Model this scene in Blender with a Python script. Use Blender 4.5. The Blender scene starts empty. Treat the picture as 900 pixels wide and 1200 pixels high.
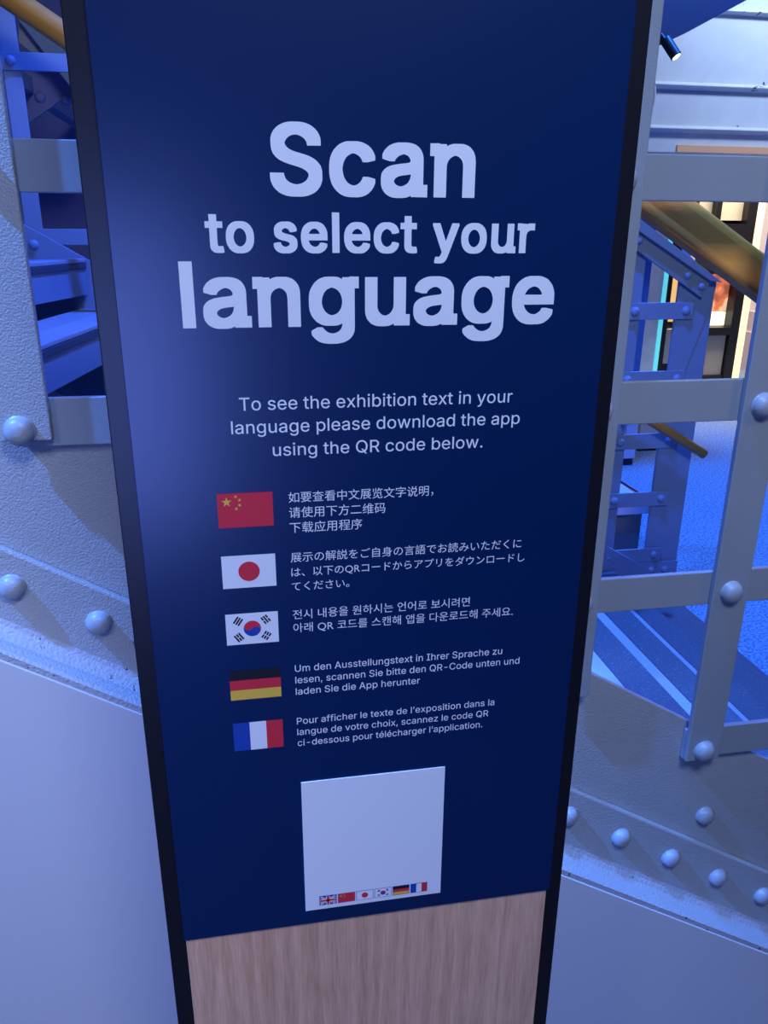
import bpy, bmesh, math, random
from mathutils import Vector, Matrix
random.seed(4)
S = bpy.context.scene
C = S.collection
# ------------------------------------------------------------ camera
YAW, PITCH, ROLL, F = 0.176909, 0.343416, 0.0059775, 914.49
CAM = Vector((-0.13273, -0.8014, 1.55))
cy, sy, cp, sp_ = math.cos(YAW), math.sin(YAW), math.cos(PITCH), math.sin(PITCH)
FW = Vector((sy*cp, cy*cp, -sp_)); R0 = Vector((cy, -sy, 0)); U0 = R0.cross(FW)
RT = math.cos(ROLL)*R0 + math.sin(ROLL)*U0
UP = -math.sin(ROLL)*R0 + math.cos(ROLL)*U0
cam = bpy.data.cameras.new('camera'); co = bpy.data.objects.new('camera', cam); C.objects.link(co)
M = Matrix(((RT.x, UP.x, -FW.x, CAM.x), (RT.y, UP.y, -FW.y, CAM.y), (RT.z, UP.z, -FW.z, CAM.z), (0, 0, 0, 1)))
co.matrix_world = M
cam.sensor_width = 36; cam.sensor_fit = 'AUTO'; cam.lens = F/1200*36; cam.clip_start = 0.02
S.camera = co

def at(px, py, Y):                      # a pixel of the photograph -> (x, z) on the vertical plane y = Y
    D = (px-450)*RT - (py-600)*UP + F*FW
    t = (Y-CAM.y)/D.y
    return CAM.x+t*D.x, CAM.z+t*D.z

# ------------------------------------------------------------ world, lamps, exposure
S.view_settings.view_transform = 'Standard'; S.view_settings.look = 'None'
S.view_settings.exposure = 0; S.view_settings.gamma = 1; S.view_settings.use_curve_mapping = False
w = bpy.data.worlds.new('world'); S.world = w; w.use_nodes = True
w.node_tree.nodes['Background'].inputs[0].default_value = (0.10, 0.16, 0.55, 1)
w.node_tree.nodes['Background'].inputs[1].default_value = 0.12

def aim(o, loc, to):
    o.location = loc
    o.rotation_euler = (Vector(to)-Vector(loc)).to_track_quat('-Z', 'Y').to_euler()
def area(name, loc, to, sx, sy_, power, col, spread=180):
    l = bpy.data.lights.new(name, 'AREA'); l.shape = 'RECTANGLE'; l.size = sx; l.size_y = sy_
    l.energy = power; l.color = col; l.spread = math.radians(spread)
    o = bpy.data.objects.new(name, l); C.objects.link(o); aim(o, loc, to); return o
def spot(name, loc, to, ang, power, col, rad=0.05, blend=0.4):
    l = bpy.data.lights.new(name, 'SPOT'); l.spot_size = math.radians(ang); l.spot_blend = blend
    l.energy = power; l.color = col; l.shadow_soft_size = rad
    o = bpy.data.objects.new(name, l); C.objects.link(o); aim(o, loc, to); return o

area('front_wash_light', (0.25, -1.5, 3.4), (0.05, 0.2, 1.0), 1.0, 0.6, 61, (0.57, 0.70, 1.0))
area('blue_wall_wash_light', (-0.72, -2.7, 0.95), (-0.3, 0, 1.25), 0.70, 1.35, 28, (0.17, 0.26, 1.0))
spot('left_pale_spot', (-1.7, -1.5, 2.5), (-0.95, 0.3, 0.55), 52, 85, (0.74, 0.76, 1.0), 0.25, 0.8)
spot('handrail_warm_fill', (2.6, -1.0, 3.3), (0.80, 0.45, 1.45), 20, 75, (1.0, 0.74, 0.40), 0.2, 0.8)  # added fill to warm the thick handrail, no known fitting
spot('overhead_blue_spot', (-2.2, -0.06, 3.9), (-0.50, 0.36, 1.05), 24, 1700, (0.07, 0.25, 1.0), 0.03, 0.6)
spot('overhead_side_spot', (-0.3, 0.22, 4.3), (0.78, 0.32, 0.2), 22, 900, (0.09, 0.27, 1.0), 0.16, 0.5)
spot('stair_blue_spot', (0.4, 1.4, 4.0), (0.7, 1.2, 0.4), 100, 700, (0.035, 0.13, 1.0), 0.08)
spot('carpet_blue_spot', (2.6, 3.0, 4.2), (2.3, 3.0, 0.0), 80, 1200, (0.035, 0.20, 1.0), 0.08)
area('hall_warm_light', (5.2, 6.4, 3.9), (4.9, 7.2, 0), 1.6, 1.0, 130, (1.0, 0.78, 0.62), 120)
area('beam_wash_light', (3.6, 3.7, 4.35), (4.4, 5.6, 2.5), 1.0, 0.3, 46, (0.52, 0.66, 1.0), 120)

# ------------------------------------------------------------ materials
def mat(name, col, rough=0.5, metal=0, bump=0, bscale=60, vary=0, vscale=8, spec=0.5, coat=0, emit=None, estr=0, detail=4):
    m = bpy.data.materials.new(name); m.use_nodes = True
    nt = m.node_tree; b = nt.nodes['Principled BSDF']
    b.inputs['Base Color'].default_value = (*col, 1); b.inputs['Roughness'].default_value = rough
    b.inputs['Metallic'].default_value = metal; b.inputs['Specular IOR Level'].default_value = spec
    b.inputs['Coat Weight'].default_value = coat
    tc = nt.nodes.new('ShaderNodeTexCoord')
    if vary:
        n = nt.nodes.new('ShaderNodeTexNoise'); n.inputs['Scale'].default_value = vscale; n.inputs['Detail'].default_value = 6
        nt.links.new(tc.outputs['Object'], n.inputs['Vector'])
        mx = nt.nodes.new('ShaderNodeMix'); mx.data_type = 'RGBA'
        mx.inputs[6].default_value = (*[c*(1-vary) for c in col], 1); mx.inputs[7].default_value = (*[min(1, c*(1+vary)) for c in col], 1)
        nt.links.new(n.outputs['Fac'], mx.inputs[0]); nt.links.new(mx.outputs[2], b.inputs['Base Color'])
    if bump:
        n = nt.nodes.new('ShaderNodeTexNoise'); n.inputs['Scale'].default_value = bscale; n.inputs['Detail'].default_value = detail
        nt.links.new(tc.outputs['Object'], n.inputs['Vector'])
        bp = nt.nodes.new('ShaderNodeBump'); bp.inputs['Strength'].default_value = bump; bp.inputs['Distance'].default_value = 0.004
        nt.links.new(n.outputs['Fac'], bp.inputs['Height']); nt.links.new(bp.outputs['Normal'], b.inputs['Normal'])
    if emit:
        b.inputs['Emission Color'].default_value = (*emit, 1); b.inputs['Emission Strength'].default_value = estr
    return m

def chipped(name, col, chip, rough, amount, scale, bump=0.3, bscale=140):
    """thick paint with a few dark chips"""
    m = mat(name, col, rough, 0, bump, bscale, 0.10, 7)
    nt = m.node_tree; b = nt.nodes['Principled BSDF']; src = b.inputs['Base Color'].links[0].from_socket
    tc = [n for n in nt.nodes if n.type == 'TEX_COORD'][0]
    n = nt.nodes.new('ShaderNodeTexNoise'); n.inputs['Scale'].default_value = scale; n.inputs['Detail'].default_value = 8
    n.inputs['Roughness'].default_value = 0.62; n.inputs['Distortion'].default_value = 0.6
    nt.links.new(tc.outputs['Object'], n.inputs['Vector'])
    r = nt.nodes.new('ShaderNodeValToRGB'); r.color_ramp.elements[0].position = amount; r.color_ramp.elements[1].position = amount+0.02
    nt.links.new(n.outputs['Fac'], r.inputs['Fac'])
    mx = nt.nodes.new('ShaderNodeMix'); mx.data_type = 'RGBA'; mx.inputs[7].default_value = (*chip, 1)
    nt.links.new(r.outputs['Color'], mx.inputs[0]); nt.links.new(src, mx.inputs[6]); nt.links.new(mx.outputs[2], b.inputs['Base Color'])
    return m

def wood(name, dark, light, rough=0.45, axis='Z'):
    m = bpy.data.materials.new(name); m.use_nodes = True
    nt = m.node_tree; b = nt.nodes['Principled BSDF']; b.inputs['Roughness'].default_value = rough
    tc = nt.nodes.new('ShaderNodeTexCoord'); mp = nt.nodes.new('ShaderNodeMapping')
    mp.inputs['Scale'].default_value = (1, 1, 0.06) if axis == 'Z' else (0.06, 1, 1)
    nt.links.new(tc.outputs['Object'], mp.inputs['Vector'])
    n1 = nt.nodes.new('ShaderNodeTexNoise'); n1.inputs['Scale'].default_value = 9; n1.inputs['Detail'].default_value = 3; n1.inputs['Distortion'].default_value = 0.9
    n2 = nt.nodes.new('ShaderNodeTexNoise'); n2.inputs['Scale'].default_value = 320; n2.inputs['Detail'].default_value = 3
    wv = nt.nodes.new('ShaderNodeTexWave'); wv.inputs['Scale'].default_value = 11; wv.inputs['Distortion'].default_value = 14; wv.inputs['Detail'].default_value = 3; wv.inputs['Detail Scale'].default_value = 1.4
    for n in (n1, n2, wv): nt.links.new(mp.outputs['Vector'], n.inputs['Vector'])
    a1 = nt.nodes.new('ShaderNodeMath'); a1.operation = 'MULTIPLY_ADD'; a1.inputs[1].default_value = 0.22
    a2 = nt.nodes.new('ShaderNodeMath'); a2.operation = 'MULTIPLY_ADD'; a2.inputs[1].default_value = 0.85; a2.inputs[2].default_value = -0.15
    nt.links.new(n2.outputs['Fac'], a2.inputs[0]); nt.links.new(wv.outputs['Fac'], a1.inputs[0]); nt.links.new(a2.outputs[0], a1.inputs[2])
    a3 = nt.nodes.new('ShaderNodeMath'); a3.operation = 'MULTIPLY_ADD'; a3.inputs[1].default_value = 0.5; a3.use_clamp = True
    sub = nt.nodes.new('ShaderNodeMath'); sub.operation = 'SUBTRACT'; sub.inputs[1].default_value = 0.15
    nt.links.new(n1.outputs['Fac'], a3.inputs[0]); nt.links.new(a1.outputs[0], sub.inputs[0]); nt.links.new(sub.outputs[0], a3.inputs[2])
    mx = nt.nodes.new('ShaderNodeMix'); mx.data_type = 'RGBA'; mx.inputs[6].default_value = (*dark, 1); mx.inputs[7].default_value = (*light, 1)
    nt.links.new(a3.outputs[0], mx.inputs[0]); nt.links.new(mx.outputs[2], b.inputs['Base Color'])
    bp = nt.nodes.new('ShaderNodeBump'); bp.inputs['Strength'].default_value = 0.15; bp.inputs['Distance'].default_value = 0.001
    nt.links.new(n2.outputs['Fac'], bp.inputs['Height']); nt.links.new(bp.outputs['Normal'], b.inputs['Normal'])
    return m

def speckle(name, a, c, scale, lo=0.45, hi=0.55, rough=0.9, bump=0.3):
    m = mat(name, a, rough, 0, bump, scale); nt = m.node_tree; b = nt.nodes['Principled BSDF']
    tc = [n for n in nt.nodes if n.type == 'TEX_COORD'][0]
    n = nt.nodes.new('ShaderNodeTexNoise'); n.inputs['Scale'].default_value = scale; n.inputs['Detail'].default_value = 2
    nt.links.new(tc.outputs['Object'], n.inputs['Vector'])
    r = nt.nodes.new('ShaderNodeValToRGB'); r.color_ramp.elements[0].position = lo; r.color_ramp.elements[1].position = hi
    r.color_ramp.elements[0].color = (*a, 1); r.color_ramp.elements[1].color = (*c, 1)
    nt.links.new(n.outputs['Fac'], r.inputs['Fac']); nt.links.new(r.outputs['Color'], b.inputs['Base Color'])
    return m

BLUE = mat('navy_print', (0.0004, 0.017, 0.082), 0.27, spec=0.7)
WHITE = mat('white_print', (0.80, 0.82, 0.84), 0.5, spec=0.3)
BLACK = mat('black_laminate', (0.008, 0.008, 0.012), 0.34, spec=0.5)
RED = mat('red_print', (0.66, 0.03, 0.05), 0.5, spec=0.3)
YEL = mat('yellow_print', (0.80, 0.50, 0.06), 0.5, spec=0.3)
INK = mat('black_print', (0.012, 0.012, 0.016), 0.5, spec=0.3)
FBL = mat('blue_print', (0.012, 0.06, 0.36), 0.5, spec=0.3)
OAK = wood('oak_laminate', (0.44, 0.235, 0.14), (0.94, 0.59, 0.385))
GIRD = chipped('thick_grey_paint', (0.34, 0.36, 0.37), (0.05, 0.05, 0.05), 0.42, 0.70, 14, 0.48, 340)
BARM = chipped('grey_bar_paint', (0.25, 0.29, 0.32), (0.07, 0.07, 0.07), 0.45, 0.72, 12, 0.16, 480)
RIV = chipped('rivet_paint', (0.30, 0.33, 0.36), (0.04, 0.04, 0.03), 0.38, 0.69, 34, 0.12, 300)
EDGE = chipped('dirty_edge_paint', (0.38, 0.40, 0.44), (0.03, 0.03, 0.03), 0.5, 0.66, 60, 0.5, 200)
PANEL = mat('white_painted_board', (0.56, 0.56, 0.58), 0.42, 0, 0.05, 30)
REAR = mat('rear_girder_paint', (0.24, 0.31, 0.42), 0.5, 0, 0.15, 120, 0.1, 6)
TREAD = mat('pale_concrete_tread', (0.38, 0.41, 0.46), 0.75, 0, 0.2, 200, 0.15, 30)
NOSE = speckle('dark_nosing', (0.06, 0.07, 0.10), (0.16, 0.17, 0.2), 160, 0.60, 0.70, 0.6, 0.2)
CARPET = speckle('blue_carpet', (0.09, 0.15, 0.24), (0.26, 0.38, 0.52), 85, 0.40, 0.56)
BRASS = wood('varnished_handrail_wood', (0.66, 0.25, 0.022), (0.82, 0.33, 0.035), 0.5, 'X')
DARKM = mat('dark_metal', (0.012, 0.012, 0.016), 0.4)
WALLM = chipped('old_painted_steel', (0.62, 0.68, 0.70), (0.06, 0.06, 0.06), 0.55, 0.655, 5.5, 0.2, 40)
VIOLET = mat('violet_wall', (0.22, 0.22, 0.42), 0.8)
PALE = mat('pale_plaster', (0.62, 0.58, 0.60), 0.7, 0, 0.1, 30)
GREYP = mat('grey_panel', (0.38, 0.36, 0.36), 0.6)
COBALT = mat('cobalt_column', (0.03, 0.12, 0.60), 0.5)
BRICK = mat('pale_brick', (0.55, 0.62, 0.70), 0.8, 0, 0.6, 18, 0.2, 10)
LYEL = mat('warm_light_strip', (0.8, 0.7, 0.5), 0.5, emit=(1.0, 0.86, 0.42), estr=1.0)
LTUR = mat('turquoise_light_strip', (0.2, 0.7, 0.7), 0.5, emit=(0.10, 0.62, 0.66), estr=0.8)
LWHT = mat('lit_screen', (0.8, 0.8, 0.7), 0.5, emit=(1.0, 0.90, 0.62), estr=1.2)
LORG = mat('lit_picture', (0.6, 0.2, 0.1), 0.5, emit=(0.72, 0.13, 0.05), estr=0.75)
_nt = LORG.node_tree; _n = _nt.nodes.new('ShaderNodeTexNoise'); _n.inputs['Scale'].default_value = 7; _r = _nt.nodes.new('ShaderNodeValToRGB')
for _p, _c in ((0.62, (0.9, 0.75, 0.45, 1)), (0.52, (0.75, 0.16, 0.06, 1))): _e = _r.color_ramp.elements.new(_p); _e.color = _c
_r.color_ramp.elements[0].position = 0.36; _r.color_ramp.elements[0].color = (0.12, 0.02, 0.015, 1); _r.color_ramp.elements[-1].color = (0.3, 0.5, 0.4, 1)
_nt.links.new([k for k in _nt.nodes if k.type == 'TEX_COORD'][0].outputs['Object'], _n.inputs['Vector'])
_nt.links.new(_n.outputs['Fac'], _r.inputs['Fac']); _nt.links.new(_r.outputs['Color'], _nt.nodes['Principled BSDF'].inputs['Emission Color'])
LLENS = mat('spotlight_lens', (0.8, 0.8, 1), 0.3, emit=(0.75, 0.85, 1.0), estr=3)

# ------------------------------------------------------------ building helpers
def wloc(o):
    v = Vector((0, 0, 0))
    while o: v += o.location; o = o.parent
    return v
def obj(name, bm, m, parent=None, smooth=False, bevel=0, loc=None):
    """bm holds WORLD coordinates; they are shifted to the parent's (or loc's) origin"""
    off = wloc(parent) if parent else Vector(loc or (0, 0, 0))
    bmesh.ops.translate(bm, verts=bm.verts, vec=-off)
    bmesh.ops.recalc_face_normals(bm, faces=bm.faces)
    me = bpy.data.meshes.new(name); bm.to_mesh(me); bm.free()
    for k in (m if isinstance(m, (list, tuple)) else [m]): me.materials.append(k)
    if smooth:
        for p in me.polygons: p.use_smooth = True
    o = bpy.data.objects.new(name, me); C.objects.link(o)
    if parent: o.parent = parent
    elif loc: o.location = loc
    if bevel:
        b = o.modifiers.new('bevel', 'BEVEL'); b.width = bevel; b.segments = 2; b.limit_method = 'ANGLE'
    return o
def tag(o, label, cat, group=None):
    o['label'] = label; o['category'] = cat
    if group: o['group'] = group
    return o
def thing(name, label, cat, loc, group=None):
    o = bpy.data.objects.new(name, None); C.objects.link(o); o.location = loc; o.empty_display_size = 0.1
    return tag(o, label, cat, group)
def structure(o): o['kind'] = 'structure'; return o
def NB(): return bmesh.new()
def box(bm, lo, hi, mi=0):
    vs = [bm.verts.new((x, y, z)) for x in (lo[0], hi[0]) for y in (lo[1], hi[1]) for z in (lo[2], hi[2])]
    for f in ((0, 1, 3, 2), (4, 6, 7, 5), (0, 4, 5, 1), (2, 3, 7, 6), (0, 2, 6, 4), (1, 5, 7, 3)):
        bm.faces.new([vs[i] for i in f]).material_index = mi
    return bm
def prism(bm, pts, y0, y1, mi=0):
    a = [bm.verts.new((x, y0, z)) for x, z in pts]; b = [bm.verts.new((x, y1, z)) for x, z in pts]
    n = len(pts)
    bm.faces.new(a).material_index = mi; bm.faces.new(b[::-1]).material_index = mi
    for i in range(n): bm.faces.new((a[i], b[i], b[(i+1) % n], a[(i+1) % n])).material_index = mi
    return bm
def sweep(bm, p0, p1, prof):
    """profile (list of (side, up) offsets) swept from p0 to p1"""
    p0, p1 = Vector(p0), Vector(p1); d = (p1-p0).normalized()
    side = d.cross(Vector((0, 0, 1))).normalized(); up = side.cross(d)
    a = [bm.verts.new(p0+side*s+up*u) for s, u in prof]; b = [bm.verts.new(p1+side*s+up*u) for s, u in prof]
    n = len(prof); bm.faces.new(a); bm.faces.new(b[::-1])
    for i in range(n): bm.faces.new((a[i], b[i], b[(i+1) % n], a[(i+1) % n]))
    return bm
def ring(r, n=20, r2=None): return [(r*math.cos(i*2*math.pi/n), (r2 or r)*math.sin(i*2*math.pi/n)) for i in range(n)]
def tube(bm, pts, r, n=10):
    prev = None
    for i, p in enumerate(pts):
        p = Vector(p); d = (Vector(pts[min(i+1, len(pts)-1)])-Vector(pts[max(i-1, 0)])).normalized()
        s = d.cross(Vector((0, 1, 0.01))).normalized(); u = s.cross(d)
        cur = [bm.verts.new(p+s*a+u*b) for a, b in ring(r, n)]
        if prev:
            for k in range(n): bm.faces.new((prev[k], prev[(k+1) % n], cur[(k+1) % n], cur[k]))
        else: bm.faces.new(cur[::-1])
        prev = cur
    bm.faces.new(prev)
    return bm
def rivet(parent, x, y, z, r, m, sgn=-1):
    """round rivet head on a face at y, bulging toward sgn*y"""
    bm = NB(); n = 36; prof = [(1.08, 0.0), (1.06, 0.05), (0.98, 0.07), (0.97, 0.22), (0.88, 0.45), (0.70, 0.64), (0.45, 0.76), (0.20, 0.81)]
    rows = [[bm.verts.new((x+r*a*math.cos(t*2*math.pi/n), y+sgn*r*h, z+r*a*math.sin(t*2*math.pi/n))) for t in range(n)] for a, h in prof]
    for i in range(len(rows)-1):
        for t in range(n): bm.faces.new((rows[i][t], rows[i][(t+1) % n], rows[i+1][(t+1) % n], rows[i+1][t]))
    bm.faces.new(rows[0]); bm.faces.new(rows[-1])
    return obj('rivet', bm, m, parent, smooth=True)

# ------------------------------------------------------------ setting
bm = box(NB(), (-6, 0.336, -0.3), (9, 10, 0)); structure(obj('floor', bm, CARPET))
bm = box(NB(), (-6, -5, -0.3), (9, 0.296, -0.16)); structure(obj('floor', bm, mat('dark_foreground_floor', (0.03, 0.03, 0.035), 0.7)))
bm = box(NB(), (-6, 8.6, 0), (9, 8.8, 4.6)); structure(obj('wall_back', bm, PALE))
bm = box(NB(), (-6.2, -5, 0), (-6, 10, 4.6)); structure(obj('wall_left', bm, VIOLET))
bm = box(NB(), (9, -5, 0), (9.2, 10, 4.6)); structure(obj('wall_right', bm, PALE))
bm = box(NB(), (-6, 4.4, 0), (2.0, 4.55, 4.6)); structure(obj('wall_stair', bm, VIOLET))
bm = box(NB(), (-6, -5, 4.6), (9, 10, 4.8)); structure(obj('ceiling', bm, VIOLET))
# white boarding under the near staircase girder; its top follows the slope
def ptop(x): return 0.388-0.604*(x-0.419)
prof = [(-2.2, -0.16), (-2.2, ptop(-2.2)), (-0.3, ptop(-0.3)), (0.419, ptop(0.419)), (1.32, ptop(1.32)), (1.32, -0.16)]
structure(obj('wall_front', prism(NB(), prof, 0.296, 0.335), PANEL, bevel=0.003))
# old painted steel beam across the hall, upper right, with two mouldings
YB = 5.2
bm = box(NB(), (2.15, YB, at(900, 181, YB)[1]), (8.9, YB+0.35, 4.55)); wf = structure(obj('wall_upper', bm, WALLM))
for k, (py, hh) in enumerate(((104, 0.052), (154, 0.050), (16, 0.035))):
    z = at(880, py, YB)[1]
    n = 8; pr = [(YB-0.045*math.sin(math.pi*i/n), z+hh*(0.5-i/n)*1.0) for i in range(n+1)]
    bm = NB(); a = [bm.verts.new((2.15, y, zz)) for y, zz in pr]; b = [bm.verts.new((8.9, y, zz)) for y, zz in pr]
    for i in range(n): bm.faces.new((a[i], a[i+1], b[i+1], b[i]))
    bm.faces.new(a); bm.faces.new(b); bm.faces.new((a[0], a[-1], b[-1], b[0]))
    structure(obj('trim_%d' % (k+1), bm, WALLM))

# ------------------------------------------------------------ information sign
sign = thing('information_sign', 'tall navy sign reading Scan to select your language, in a black frame above wood', 'sign', (0, 0.04, -0.16))
bm = box(NB(), (-0.271, 0.006, -0.148), (0.2695, 0.075, 2.12)); obj('frame', bm, BLACK, sign, bevel=0.0012)
bm = box(NB(), (-0.31, -0.16, -0.16), (0.31, 0.24, -0.148)); obj('base_plate', bm, BLACK, sign, bevel=0.002)
bm = box(NB(), (-0.2485, 0.003, -0.13), (0.2472, 0.0065, 0.684)); obj('wood_panel', bm, OAK, sign, bevel=0.0006)
panel = obj('graphic_panel', box(NB(), (-0.2503, 0.0, 0.680), (0.2503, 0.0065, 2.105)), BLUE, sign, bevel=0.0005)

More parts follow.
